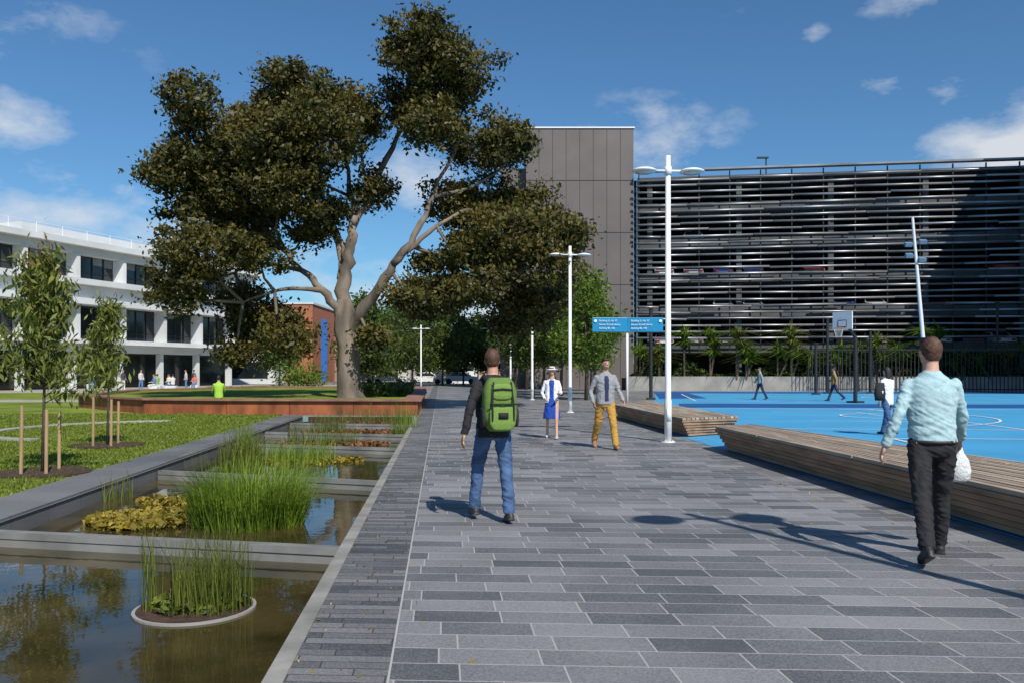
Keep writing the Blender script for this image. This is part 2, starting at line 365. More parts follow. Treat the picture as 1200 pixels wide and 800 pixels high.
# pond plants
np.random.seed(3)
c=MB(); c.tube([(-2.32,6.25,-.5),(-2.32,6.25,WZ+.016)],.43,40,0); c.obj("ring_planter",[M_conc])
c=MB(); c.tube([(-2.32,6.25,-.3),(-2.32,6.25,WZ+.020)],.405,40); c.obj("planter_soil",[M_mulch])
def disc(n,x,y,rx,ry,z): 
    r=np.sqrt(np.random.rand(n)); a=np.random.rand(n)*6.28; return np.stack([x+rx*r*np.cos(a),y+ry*r*np.sin(a),np.full(n,z)],1)
blades("reeds",disc(480,-2.2,6.25,.30,.28,-.19),.48,.006,.32,L_reed2,hv=.3)
blades("reeds",disc(60,-2.62,6.2,.08,.1,-.19),.58,.006,.16,L_reed2)
C=disc(500,-2.3,6.25,.34,.3,-.15); C[:,2]+=np.random.rand(500)*.06; leaves("reeds",C,.06,L_reed2,.4)
B=disc(2600,-3.0,9.7,.62,.5,-.2); d=np.arctan2(B[:,1]-9.7,B[:,0]+3.0)+np.random.normal(size=2600)*.6
blades("water_grass",B,.60,.010,.95,L_reed,dirs=d,hv=.3)
C=disc(2200,-4.25,9.9,.62,.6,WZ+.01); C[:,2]+=np.random.rand(2200)*.06; leaves("water_lily",C,.075,L_pad,.8,0)
for (x,y,rx,ry,h,n_,mm) in [(-4.9,15.4,.4,.35,.65,300,L_reed2),(-4.1,16.2,.8,.5,.42,420,L_reed),(-4.5,20.3,.9,.4,.5,330,L_reed2),(-3.0,23.6,.4,.4,.75,160,L_reed),(-5.2,24.2,.5,.5,.6,200,L_reed2),(-4.4,28.4,1.4,.5,.6,320,L_reed2),(-5.4,17.2,.25,.3,.7,120,L_reed),(-5.35,11.6,.15,.3,.35,60,L_reed2)]:
    blades("reeds",disc(n_,x,y,rx,ry,-.2),h,.010,.45,mm)
for (x,y,rx,ry,n_,mm) in [(-4.1,16.6,1.2,.7,1300,L_pad),(-4.3,20.4,1.4,.5,1100,L_padr),(-4.4,24.3,1.6,.7,1400,L_padr),(-4.8,28,1.5,.9,1500,L_padr),(-4.6,11.4,.4,.3,250,L_pad)]:
    C=disc(n_,x,y,rx,ry,WZ+.008); C[:,2]+=np.random.rand(n_)**3*.05; leaves("water_lily",C,.09,mm,.8,0)
# ---------------------------------------------------------------- corten planter
P=[(-15.6,33.2),(-13.5,31.3),(-10.2,30.5),(-3.3,30.0),(-4.3,42),(-5.8,56),(-17,58),(-21,47),(-18.8,37)]
cx=sum(q[0] for q in P)/len(P); cy=sum(q[1] for q in P)/len(P)
inn=[(cx+(x-cx)*.93,cy+(y-cy)*.95) for x,y in P]
c=MB(); 
for i in range(len(P)):
    j=(i+1)%len(P); a_=Vector(P[i]);b_=Vector(P[j]);ai=Vector(inn[i]);bi=Vector(inn[j]); ln=(b_-a_).length; k_=max(1,int(ln/2.2))
    for s_ in range(k_):
        f0=s_/k_+.0015; f1=(s_+1)/k_-.0015; c.prism([tuple(a_.lerp(b_,f0)),tuple(a_.lerp(b_,f1)),tuple(ai.lerp(bi,f1)),tuple(ai.lerp(bi,f0))],0.0,.50,0)
    o=[(cx+(q[0]-cx)*1.014,cy+(q[1]-cy)*1.012) for q in (P[i],P[j])]
    c.prism([o[0],o[1],inn[j],inn[i]],.504,.57,1)
c.sheet(inn,.48,2); c.obj("corten_planter",[M_corten,M_cortentop,M_grass])
np.random.seed(5)
C=np.random.rand(9000,3)*np.array([3.0,12,.45])+np.array([-7.3,36,.5]); C[:,0]-=(C[:,1]-36)*.1
leaves("groundcover_plants",C,.16,L_mid,.4,0)
C=np.random.normal(size=(1600,3))*np.array([.9,.9,.5])+np.array([-15.2,62,1.1]); leaves("shrub",C,.22,L_green,.5)
C=np.random.rand(3000,3)*np.array([9,1.2,.5])+np.array([-21,58.5,.0]); leaves("low_hedge",C,.18,L_mid,.5)
# ---------------------------------------------------------------- big tree
random.seed(11); np.random.seed(11)
U=.035; TX,TY,TZ=-6.65,35.0,.45
def TP(px,py,dy=0): return Vector((TX+(px-410)*U,TY+dy,TZ+(465-py)*U))
e=empty("large_tree")
tb=MB()
def limb(pts,w0,w1,n=12):
    q=[TP(*p) for p in pts]; out=[];rr=[]
    m_=len(q)
    for i in range(m_-1):
        for k in range(5):
            t=k/5; a=q[max(i-1,0)];b=q[i];c_=q[i+1];d=q[min(i+2,m_-1)]
            out.append(.5*((2*b)+(c_-a)*t+(2*a-5*b+4*c_-d)*t*t+(3*b-a-3*c_+d)*t**3))
    out.append(q[-1]); K=len(out)
    for i in range(K):
        f=i/(K-1); out[i]=out[i]+Vector((random.gauss(0,.05),random.gauss(0,.05),0))*(1 if 0<i else 0)
        rr.append((w0+(w1-w0)*f**.7)*U*.5*(1+.09*math.sin(i*1.7)))
    tb.tube(out,rr,n,0); return out,rr
skel=[]
tr=[TP(412,474),TP(411,464),TP(409,452),TP(408,430),TP(409,405),TP(404,385),TP(405,370),TP(403,350)]
tb.tube(tr,[.80,.58,.49,.46,.43,.45,.44,.30],18,0)
for pts,w0,w1 in [([(405,378,0),(401,330,.2),(407,290,.5),(411,258,.9),(430,215,1.2),(458,150,1.4),(490,95,1.2)],21,4),
  ([(407,388,0),(436,352,-.6),(465,312,-1),(492,272,-.9),(510,228,-.4),(540,150,.6)],17,3),
  ([(465,312,-1),(505,275,-.9),(560,246,-.3),(640,275,.2)],8,2),
  ([(480,290,-.9),(530,302,.5),(600,320,1)],6,2),
  ([(404,380,0),(385,345,-.3),(352,315,.2),(322,285,.8),(285,235,1.6)],13,3),
  ([(402,330,.2),(390,280,1),(368,225,1.9),(345,160,2.2)],11,3),
  ([(380,340,-.3),(338,340,-.8),(290,355,-.6)],7,2),
  ([(404,300,.4),(382,255,1.2),(335,205,1.6),(290,160,1.6)],8,2),
  ([(412,258,.8),(402,210,1.4),(392,150,1.8),(385,115,1.6)],9,2),
  ([(352,315,.2),(295,305,1.0),(245,320,1.4)],6,2),
  ([(430,215,1.2),(420,180,1),(425,150,1)],6,2),([(508,232,-.4),(560,215,0),(600,180,.4)],6,2)]:
    o_,r_=limb(pts,w0,w1); skel+=o_[3:]
lob=[(250,190,48,52),(300,150,56,46),(360,130,52,42),(300,215,62,44),(235,250,42,44),(388,175,46,52),(345,235,46,34),(262,300,52,36),(230,338,34,32),(285,378,42,34),(342,392,32,28),(312,300,34,24),(388,108,38,30),(422,140,30,36),(430,215,20,26),(245,135,32,28),(215,215,26,32),(275,412,22,16),(330,180,50,40),(280,255,44,32),(345,105,32,24),(210,180,20,22),(365,200,32,30),(300,120,40,28),(258,345,30,26),(385,245,22,20),(355,270,26,14),
 (500,72,42,38),(540,92,48,38),(480,118,34,34),(562,148,48,38),(508,160,34,26),(592,172,30,24),(478,60,22,20),(520,120,42,36),(590,150,26,24),
 (530,228,36,24),(572,222,42,28),(620,235,42,30),(650,268,36,30),(600,282,52,32),(560,262,46,28),(640,310,38,30),(508,325,40,32),(600,335,36,28),(480,345,22,16),(622,358,32,24),(505,360,32,20),(668,285,20,18),(580,300,38,24),(545,300,30,22),(560,340,32,22),(590,370,26,18),(530,345,26,18),(445,395,12,10),(650,345,22,18)]
CC=[];TT=[]
for (px,py,rx,ry) in lob:
    dy=random.uniform(-2.4,2.4) if rx>25 else random.uniform(-1.5,1.5); c0=TP(px,py,dy)
    s_=min(skel,key=lambda q:(q-c0).length); mid=(s_+c0)/2+Vector((random.gauss(0,.2),0,-.25))
    tb.tube([s_,mid,c0],[.075,.05,.025],6,0)
    k=int(9+rx*ry/46.)
    for i in range(k):
        v=Vector(np.random.normal(size=3)).normalized(); f=random.uniform(.45,1.03)
        q=c0+Vector((v.x*rx*U*f,v.y*rx*U*f*1.0,v.z*ry*U*f))
        if i%3==0: tb.tube([c0,(c0+q)/2+Vector((0,0,-.1)),q],[.03,.02,.010],4,0)
        m_=random.randint(80,140); sp=random.uniform(.16,.33)
        pts=np.array(q)+np.random.normal(size=(m_,3))*np.array([sp*1.15,sp*1.15,sp*.7])
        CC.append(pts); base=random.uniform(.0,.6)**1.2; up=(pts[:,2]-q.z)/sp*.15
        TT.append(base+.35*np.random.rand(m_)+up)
tb.obj("trunk",[M_bark],e,True)
CC=np.concatenate(CC);TT=np.concatenate(TT)
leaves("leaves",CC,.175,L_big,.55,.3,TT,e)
# ---------------------------------------------------------------- generic trees
def tree(name,x,y,h,cw,z0,lm,ls=.2,ncl=45,per=70,tr_=.1,seed=1,leaf_as=.55,z=0):
    random.seed(seed); np.random.seed(seed)
    e=empty(name); c=MB()
    c.tube([(x,y,z),(x+.05,y,z+h*.3),(x-.05,y,z+h*.6),(x,y,z+h*.9)],[tr_*1.3,tr_,tr_*.6,tr_*.2],8)
    CC=[];TT=[]
    for i in range(ncl):
        f=random.random(); zz=z0+(h-z0)*f; wid=cw*(math.sin(math.pi*min(1,.18+f*.8))**.7)
        a=random.random()*6.28; r=wid*random.uniform(.2,1)
        q=Vector((x+r*math.cos(a),y+r*math.sin(a),z+zz)); c.tube([(x,y,z+max(z0*.8,zz-cw*.5)),q],[tr_*.3,tr_*.08],4)
        sp=cw*.15; pts=np.array(q)+np.random.normal(size=(per,3))*sp; CC.append(pts); TT.append(random.uniform(0,.6)+.4*np.random.rand(per))
    c.obj("trunk",[M_barkd],e,True); leaves("leaves",np.concatenate(CC),ls,lm,leaf_as,.2,np.concatenate(TT),e)
for i,(x,y,h,cw,z0,lm) in enumerate([(4.0,46,6.9,1.9,2.1,L_green),(3.1,54,7.2,2.0,2.2,L_green),(2.3,62,7.6,2.2,2.2,L_green),(1.2,72,8,2.4,2.2,L_mid),(5.6,58,6.6,1.9,2.0,L_green),(-.2,84,8,2.6,2.2,L_mid),(6.3,68,8.2,2.2,2.0,L_green),(1.2,50,6.0,1.7,2.2,L_mid),(.2,62,6.8,2.0,2.2,L_mid)]):
    tree("street_tree",x,y,h,cw,z0,lm,.19,70,90,.09,20+i)
for i,(x,y,h,cw,z0,lm) in enumerate([(-10.3,88,10.2,3.8,2.2,L_mid),(-7.5,92,10,3.2,2.4,L_mid),(-13.5,100,9.2,3.6,2,L_green),(-17,104,8,3.4,1.5,L_sap),(-4.8,120,9,3.4,2,L_mid),(-24,88,6,2.5,2,L_mid),(-12.2,70,7.4,2.5,1.6,L_mid),(-8.2,110,9.5,3.4,2,L_green),(-11.5,118,10,3.7,2,L_mid),(-2.6,100,7.6,2.6,2,L_green),(-20,118,8.5,4,1.5,L_mid),(-5.6,98,7,2.6,1.8,L_mid)]):
    tree("park_tree",x,y,h,cw,z0,lm,.30,80,85,.09,40+i)
np.random.seed(9)
C=[]
for i in range(200):
    x=-140+random.random()*170; y=170+random.random()*60; r=2+random.random()*3.4
    C.append(np.array([x,y,r*.8])+np.random.normal(size=(90,3))*np.array([r,r,r*.45]))
leaves("distant_trees",np.concatenate(C),1.1,L_mid,.7)
for i,(x,y,wd,h,colr) in enumerate([(-22,150,9,5,(.5,.45,.4)),(-11,160,10,4.5,(.6,.58,.55)),(-30,140,8,6,(.35,.2,.15)),(-4,165,7,4.5,(.45,.3,.25))]):
    c=MB(); c.box((x,y,h/2),(wd,8,h),0,0)
    c.add([(x-wd/2-.3,y-4.3,h),(x+wd/2+.3,y-4.3,h),(x+wd/2+.3,y+4.3,h),(x-wd/2-.3,y+4.3,h),(x-wd/2+1,y,h+1.8),(x+wd/2-1,y,h+1.8)],[(0,1,5,4),(1,2,5),(2,3,4,5),(3,0,4),(0,3,2,1)],1)
    for k in range(3): c.box((x-wd/3+k*wd/3,y-4.02,h*.5),(1.3,.08,1.4),0,2)
    c.obj("house",[mat("house_wall",colr,.8,1,.1),mat("roof_tile",(.22,.12,.09),.8,2,.2),M_glassd])
c=MB(); pts=[(-10.2,112),(-8,110),(-5,111.5)]
for i in range(2): 
    a,b=pts[i],pts[i+1]; c.prism([a,b,(b[0],b[1]+.3),(a[0],a[1]+.3)],0,1.6)
c.obj("low_wall",[M_white])
# ---------------------------------------------------------------- left white office building
u=Vector((.326,.945,0)).normalized(); nrm=Vector((u.y,-u.x,0)); rz=math.atan2(u.y,u.x)
o0=Vector((-48.4,42.8,0)); LEN=58.3
eb=empty("office_building")
def fb(c,t0,t1,z0,z1,d0,d1,mi=0):
    cen=o0+u*((t0+t1)/2)+nrm*((d0+d1)/2); c.box((cen.x,cen.y,(z0+z1)/2),(t1-t0,d1-d0,z1-z0),rz,mi)
c=MB()
fb(c,0,LEN,3.3,12.2,-16,-1.3,0)
for z0,z1,d in [(12.35,12.85,.7),(11.75,12.34,-.1),(9.05,9.55,.7),(7.9,9.04,-.1),(7.35,7.88,.7),(3.95,4.35,.7),(3.25,3.94,-.1)]: fb(c,-.2,LEN+.2,z0,z1,-1.5,d)
k=0; t=1.2
while t<LEN:
    for z0,z1 in[(9.56,11.74),(4.36,7.34)]: fb(c,t-.18,t+.18,z0,z1,-1.4,.1)
    fb(c,t-.22,t+.22,0,3.24,-.9,-.35)
    t+=5.3
fb(c,30,46,12.86,14.2,-9,-3)
c.obj("walls",[M_white],eb)
c=MB(); fb(c,.0,LEN,9.56,11.74,-1.299,-1.15); fb(c,0,LEN,4.36,7.34,-1.299,-1.15); fb(c,0,LEN,0,3.24,-9,-4,0); c.obj("glazing",[M_glassd],eb)
c=MB(); t=1.2
while t<LEN-1:
    for z0,z1 in[(9.56,11.74),(4.36,7.34)]:
        for q in(.25,.5,.75): fb(c,t+5.3*q-.04,t+5.3*q+.04,z0,z1,-1.14,-1.06)
        fb(c,t+.2,t+5.1,z0+.7,z0+.76,-1.14,-1.05)
    t+=5.3
c.obj("window_frames",[M_dark],eb)
c=MB(); t=1.2
random.seed(4)
while t<LEN-1:
    for z0,z1 in[(9.56,11.74),(4.36,7.34)]:
        for q in range(4):
            if random.random()<.35: 
                dd=random.uniform(.4,1.2); fb(c,t+.25+q*1.22,t+1.35+q*1.22,z1-dd,z1-.02,-1.145,-1.135)
    t+=5.3
c.obj("blinds",[mat("blind",(.20,.23,.24),.6,1,.2)],eb)
c=MB(); t=0
while t<LEN: 
    cen=o0+u*t+nrm*.2; c.tube([(cen.x,cen.y,12.85),(cen.x,cen.y,13.75)],.03,6); t+=2.6
for z in(13.3,13.75):
    a=o0+nrm*.2; b=a+u*LEN; c.tube([(a.x,a.y,z),(b.x,b.y,z)],.02,6)
c.obj("roof_rail",[M_whitepole],eb)
c=MB(); c.box((-31.2,120,5.2),(9.6,14,10.4),0,0); c.box((-31.2,120,10.5),(9.9,14.3,.25),0,1)
c.box((-41,122,3.6),(10,12,7.2),0,0)
for i in range(4):
    for z in(6.2,): c.box((-34.5+i*2.2,112.97,z),(1.1,.1,1.5),0,2)
c.box((-33,109,1.9),(7,5,3.8),0,1); c.box((-33,106.48,1.7),(5,.08,2),0,2)
c.obj("brick_building",[M_brick,M_white,M_glassd])
c=MB(); c.box((-22,100,4),(.7,.15,7.2),0,0); c.tube([(-22,100.15,0),(-22,100.15,7.6)],.06,8,1); c.obj("banner_sign",[mat("banner_blue",(.02,.12,.4),.5,3,.1),M_dark])
# ---------------------------------------------------------------- tower + car park
ef=Vector((42.2-10.9,70.4-75,0)); ef.normalize(); fo=Vector((10.9,75,0)); fn=Vector((ef.y,-ef.x,0))
frz=math.atan2(ef.y,ef.x)
if fn.y>0: fn=-fn
et=empty("clad_tower")
c=MB(); c.box((6.0,82,11.5),(9.5,13,23.0),0,0); c.box((.1,83,9.9),(2.3,12,19.8),0,0); c.box((6.0,82,23.06),(9.7,13.2,.12),0,2)
c.obj("walls",[M_clad,M_joint,M_whitepole],et)
c=MB()
for z in (4.6,9.2,13.8,18.4): c.box((6.0,75.485,z),(9.5,.03,.045))
for x in(2.4,3.6,4.8,6.0,7.2,8.4,9.6): c.box((x,75.483,11.5),(.025,.03,22.9))
c.obj("cladding_joints",[M_joint],et)
ec=empty("parking_garage")
def cb(c,t0,t1,z0,z1,d0,d1,mi=0):
    cen=fo+ef*((t0+t1)/2)+fn*((d0+d1)/2); c.box((cen.x,cen.y,(z0+z1)/2),(t1-t0,abs(d1-d0),z1-z0),frz,mi)
FL=58
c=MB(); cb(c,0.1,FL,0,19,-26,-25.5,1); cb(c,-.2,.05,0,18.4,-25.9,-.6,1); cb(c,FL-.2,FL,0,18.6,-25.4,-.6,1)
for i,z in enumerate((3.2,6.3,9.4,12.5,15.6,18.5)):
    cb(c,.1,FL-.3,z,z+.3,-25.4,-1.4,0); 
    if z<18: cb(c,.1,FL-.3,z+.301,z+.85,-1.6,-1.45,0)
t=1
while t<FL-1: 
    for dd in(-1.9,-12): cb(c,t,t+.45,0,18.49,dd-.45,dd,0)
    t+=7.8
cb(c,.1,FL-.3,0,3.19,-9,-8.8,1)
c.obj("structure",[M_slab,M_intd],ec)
def car_mesh():
    c=MB(); prof=[(-2.2,.35),(-2.2,.85),(-1.5,.98),(-.75,1.42),(.65,1.45),(1.35,1.0),(2.15,.88),(2.25,.35)]
    n_=len(prof); vs=[(x,-.85,z) for x,z in prof]+[(x,.85,z) for x,z in prof]
    for i in(3,4): 
        x,_,z=vs[i]; vs[i]=(x,-.68,z); x,_,z=vs[n_+i]; vs[n_+i]=(x,.68,z)
    c.add(vs,[tuple(range(n_)),tuple(range(2*n_-1,n_-1,-1))]+[(i,n_+i,n_+(i+1)%n_,(i+1)%n_) for i in range(n_)],0)
    for s_ in(-1,1):
        c.add([(-1.35,s_*.86,1.0),(-.72,s_*.73,1.36),(.6,s_*.73,1.38),(1.2,s_*.86,1.0)],[(0,1,2,3)],1)
        for x in(-1.4,1.4): c.tube([(x,s_*.7,.33),(x,s_*.9,.33)],.33,14,2,up=(0,0,1))
    c.add([(1.38,-.72,1.02),(.7,-.6,1.42),(.7,.6,1.42),(1.38,.72,1.02)],[(0,1,2,3)],1)
    c.add([(-1.5,-.72,1.01),(-.8,-.6,1.40),(-.8,.6,1.40),(-1.5,.72,1.01)],[(0,1,2,3)],1)
    for s_ in(-.6,.6): c.box((2.2,s_,.7),(.08,.35,.16),0,3); c.box((-2.2,s_,.75),(.08,.35,.16),0,4)
    return c
carm=[mat("car_paint_%d"%i,cc,.3,1,.02,spec=.6) for i,cc in enumerate([(.75,.75,.75),(.45,.47,.5),(.04,.05,.06),(.4,.05,.04),(.05,.1,.3)])]
Mtyre=mat("tyre",(.02,.02,.02),.8,3,.1); Mhl=mat("headlamp",(.8,.8,.8),.2,3,.05); Mtl=mat("tail_lamp",(.4,.01,.01),.3,3,.05)
cmesh=[]
for i in range(5):
    o=car_mesh().obj("parked_car",[carm[i],M_glassd,Mtyre,Mhl,Mtl]); cmesh.append(o.data); bpy.data.objects.remove(o)
random.seed(2)
for z in(6.6,9.7,12.8,3.5):
    t=2.5
    while t<FL-3:
        if random.random()<.55:
            cen=fo+ef*t-fn*4.2; o=bpy.data.objects.new("parked_car",random.choice(cmesh)); o.location=(cen.x,cen.y,z); o.rotation_euler=(0,0,frz+R(90)); S.collection.objects.link(o)
        t+=2.6
for x,y,r_ in[(-15.5,108,0),(-10.5,104,.1),(-19.5,109,0),(-6.5,107,0)]:
    o=bpy.data.objects.new("parked_car",cmesh[0 if x>-16 else 1]); o.location=(x,y,.0); o.rotation_euler=(0,0,r_); S.collection.objects.link(o)
c=MB(); random.seed(6)
rows=np.arange(4.4,18.95,.56)
for ri,z in enumerate(rows):
    t=0.0; off=random.uniform(0,6)
    while t<FL:
        l=7.8 if t>0 else 2+off; l=min(l,FL-t)
        dz0=random.uniform(-.06,.06); dz1=random.uniform(-.06,.06); dd=random.uniform(-.10,.10)
        top=18.75+t*.0035
        zz=4.4+(z-4.4)*(top-4.4)/(18.95-4.4)
        a=fo+ef*t+fn*(.25+dd); b=fo+ef*(t+l-.03)+fn*(.25+dd)
        c.tube([(a.x,a.y,zz+dz0),(b.x,b.y,zz+dz1)],.095,8,0,up=(0,0,1)) 
        t+=l
c.obj("louvres",[M_louv],ec,True)
c=MB(); t=.2
while t<FL: cb(c,t,t+.09,3.3,18.9,-.35,-.2); t+=2.6
c.obj("louvre_posts",[M_dark],ec)
c=MB(); cb(c,0,FL,18.95,19.1,-.3,.4); c.obj("top_rail",[M_louv],ec)
cen=fo+ef*11.5-fn*3; c=MB(); c.tube([(cen.x,cen.y,18.8),(cen.x,cen.y,20.6)],.06,8); c.box((cen.x-.3,cen.y,20.6),(1.0,.3,.12)); c.obj("roof_lamp",[M_dark])
c=MB(); c.box((53.2,54,14.5),(20,24,29),0,0)  # unseen block added out of view, sized to cast the garage's diagonal shadow
for z in range(2,28,4):
    for y in range(44,65,4): c.box((43.18,y,z+1),(.08,2.6,2),0,1)
c.obj("unseen_shadow_building",[M_brick,M_glassd])
# retaining wall + garden
c=MB(); c.prism([(9.5,69.5),(24.5,67.5),(24.5,67.9),(9.5,69.9)],0,1.15); c.prism([(24.5,67.5),(42,65.5),(42,65.9),(24.5,67.9)],0,1.15); c.prism([(9.5,69.91),(24.5,67.91),(42,65.91),(42,69.5),(9.5,74)],0,1.0,1,1)
c.obj("retaining_wall",[M_conc,M_mulch])
random.seed(8); np.random.seed(8)
C=np.random.rand(13000,3)*np.array([31,2.6,.9])+np.array([10,69.6,.9]); C[:,1]-=(C[:,0]-10)*.12; C[:,2]+=.6*np.sin(C[:,0]*1.3+2*np.sin(C[:,0]*.5))*(C[:,2]-.9)
leaves("garden_shrubs",C,.3,L_mid,.4)
for i in range(19):
    x=10.8+i*1.65+random.uniform(-.6,.6); y=69.6-(x-10)*.12+random.uniform(-.3,.3); h=random.choice([1.2,1.7,2.4,3.0]); e=empty("yucca_plant")
    c=MB(); tops=[]
    for k in range(random.choice([2,3,3])):
        dx=random.uniform(-.8,.8) if k else 0; hh=h*(1-.25*k); c.tube([(x,y,.9),(x+dx*.6,y,1+hh*.5),(x+dx,y,1+hh)],.08,7); tops.append((x+dx,y,1+hh))
    c.obj("stem",[M_barkd],e)
    lm=random.choice([L_green,L_sap,L_green])
    for tp in tops:
        m_=120; Bq=np.tile(np.array([tp]),(m_,1)); ln=(.1+1.7*np.random.rand(m_,1))
        blades("leaves",Bq,1.15,.13,ln,lm,parent=e)
# ---------------------------------------------------------------- courts
c=MB()
c.sheet([(5.0,2),(3.98,20.4),(4.9,33),(7.9,47),(11,66),(24,66.5),(41,64.5),(41,2)],.010,0)
def strip(p0,p1,w_,z,mi):
    p0=Vector(p0+(0,));p1=Vector(p1+(0,)); d=(p1-p0).normalized(); n_=Vector((-d.y,d.x,0))*w_/2
    c.sheet([tuple((p0+n_)[:2]),tuple((p1+n_)[:2]),tuple((p1-n_)[:2]),tuple((p0-n_)[:2])],z,mi)
c.sheet([(8.3,48),(10.8,65.2),(38,63.2),(38,59),(12.5,60.5),(11.2,49)],.014,1)
c.sheet([(7.2,36.5),(8.0,41),(40,38.5),(40,34.8)],.014,1)
lines=[((6.2,23),(7.2,35.4)),((7.2,35.4),(33,33.6)),((6.2,23),(34,20.5)),((13.5,22.3),(14.5,34.8)),((9.3,26.5),(12.5,26.2)),((9.9,32.5),(13,32.2)),((12.5,26.2),(13,32.2)),
 ((9.5,44),(11.5,58)),((9.5,44),(36,42)),((11.5,58),(37,56)),((22,43),(23.5,57)),((8,14),(25,12.5)),((8,14),(8.7,19.5)),((8.7,19.5),(28,18)),((17,13.2),(17.6,18.9)),((7.0,10.4),(12,10)),((10.5,14.5),(11.5,19))]
for i,(a_,b_) in enumerate(lines): strip(a_,b_,.08,.018+.0005*i,2)
for (x0,y0,r0,r1,a0,a1) in[(9.7,29.5,6.2,6.28,-60,55),(13.2,29.2,1.8,1.88,0,360),(22.5,50,1.8,1.92,0,360)]:
    st=[R(a0+(a1-a0)*i/40) for i in range(41)]
    for i in range(40):
        c.sheet([(x0+r0*math.cos(st[i]),y0+r0*math.sin(st[i])),(x0+r1*math.cos(st[i]),y0+r1*math.sin(st[i])),(x0+r1*math.cos(st[i+1]),y0+r1*math.sin(st[i+1])),(x0+r0*math.cos(st[i+1]),y0+r0*math.sin(st[i+1]))],.030,2)
c.obj("sports_court",[M_court,M_courtd,M_line])
e=empty("court_fence"); c=MB(); x=23.
while x<41: 
    y=66.2-(x-23)*.11; c.box((x,y,1.6),(.05,.05,3.2)); x+=.28
c.box((32,65.2,3.2),(18,.07,.08),-.11); c.box((32,65.2,.2),(18,.07,.08),-.11)
c.obj("bars",[M_dark],e)
for x,y,h in[(7.65,47,5.0),(22,59.5,5.2),(25.2,60,4.4),(38,66.8,6.9),(20.3,57,3.4)]:
    c=MB(); c.tube([(x,y,0),(x,y,h)],.10,10); c.box((x,y,.05),(.45,.45,.1)); c.box((x,y,h),(.28,.28,.06)); c.obj("court_post",[M_dark])
e=empty("basketball_hoop",(16.9,42,0),R(-58)); 
c=MB(); c.tube([(0,0,0),(0,0,3.2),(-.1,-.3,3.6),(.0,-.9,3.75)],[.10,.09,.07,.06],8,0); c.box((0,0,.05),(.6,.6,.1),0,0); c.obj("pole",[M_dark],e)
c=MB(); c.box((0,-.98,4.0),(1.1,.06,.85),0,0); c.box((0,-1.015,3.85),(.5,.006,.36),0,1); c.box((0,-1.02,3.85),(.42,.008,.28),0,0); c.obj("backboard",[M_whitepole,M_dark],e)
c=MB(); pts=[(.0+.22*math.cos(R(a)),-1.28+.22*math.sin(R(a)),3.62) for a in range(0,361,30)]; c.tube(pts,.018,6,0,False,up=(0,0,1))
for i in range(12): 
    q=pts[i]; c.tube([q,(q[0]*.6,(q[1]+1.28)*.6-1.28,3.2)],.008,4,1)
c.obj("ring_net",[mat("hoop_orange",(.6,.12,.03),.4,3,.1),M_white],e)
e=empty("floodlight_mast"); c=MB(); c.tube([(30.2,62,0),(29.1,62,12.7)],[.17,.09],12); c.obj("mast",[M_whitepole],e)
c=MB()
for dx,dz in((-.55,10.7),(.5,10.9),(-.5,9.9),(.45,9.6)): c.box((29.25+dx,61.8,dz),(.5,.3,.28),0,0,rot=Matrix.Rotation(R(25),3,'X')); c.tube([(29.3,62,dz),(29.25+dx,61.9,dz)],.03,6)
c.obj("floodlights",[mat("lamp_grey_blue",(.15,.25,.35),.4,3,.1)],e)
# ---------------------------------------------------------------- lamps
M_lens=mat("lens",(.6,.62,.6),.2,3,.05)
def lamp(x,y,h=6.26,w_=.53):
    e=empty("street_lamp",(x,y,0),R(4)); c=MB()
    c.tube([(0,0,0),(0,0,.9),(0,0,.95),(0,0,h)],[.08,.08,.066,.055],16,0); c.tube([(0,0,0),(0,0,.02)],.16,16,0)
    for k in range(4): c.tube([(.12*math.cos(k*1.57+.8),.12*math.sin(k*1.57+.8),.02),(.12*math.cos(k*1.57+.8),.12*math.sin(k*1.57+.8),.05)],.014,6,0)
    c.box((0,-.075,.6),(.09,.012,.28),0,0)
    c.tube([(-w_+.1,0,h-.33),(w_-.1,0,h-.33)],.028,8,0); c.tube([(0,0,h-.42),(0,0,h-.24)],.08,14,0)
    c.obj("pole",[M_whitepole],e,True)
    c=MB()
    for s_ in(-1,1):
        X=s_*w_; q=[(0.02,.07),(.1,.062),(.2,.04),(.27,.005),(.275,-.02),(.2,-.035),(.0,-.04)]
        c.tube([(X,0,h-.33+z) for r_,z in q],[r_ for r_,z in q],22,0,up=(0,1,0))
        c.tube([(X,0,h-.385),(X,0,h-.372)],.19,20,1)
    c.obj("lamp_heads",[M_whitepole,M_lens],e,True)
for x,y in[(3.42,18.7),(2.19,32.2),(1.1,46.5),(-.1,60),(-1.3,74),(-2.4,88),(4.58,3.6)]: lamp(x,y)
for x,y in[(-8,75)]: lamp(x,y,5.6)
# ---------------------------------------------------------------- sign
e=empty("direction_sign",(4.05,30,0)); c=MB()
c.tube([(0,0,0),(0,0,3.15)],.045,12,0); c.tube([(0,0,0),(0,0,.02)],.12,12,0); c.obj("post",[M_whitepole],e,True)
c=MB(); c.box((-.62,-.09,3.17),(1.24,.05,.50),R(3),0); c.box((.62,-.09,3.17),(1.24,.05,.50),R(-3),0); c.obj("panels",[M_signblue],e,bevel=.01)
def text(s,x,z,size,par,y=-.135,m=M_line):
    cu=bpy.data.curves.new("lettering",'FONT'); cu.body=s; cu.size=size; cu.extrude=.002; o=bpy.data.objects.new("lettering",cu); S.collection.objects.link(o)
    o.location=(x,y,z); o.rotation_euler=(R(90),0,0); o.parent=par; cu.materials.append(m)
for j,s_ in enumerate(["Building 51, 56, 57","Bowen St and Library","Building 80, 100"]):
    text(s_,-1.0,3.28-j*.13,.085,e,-.16); text(s_,.12,3.28-j*.13,.085,e,-.16)
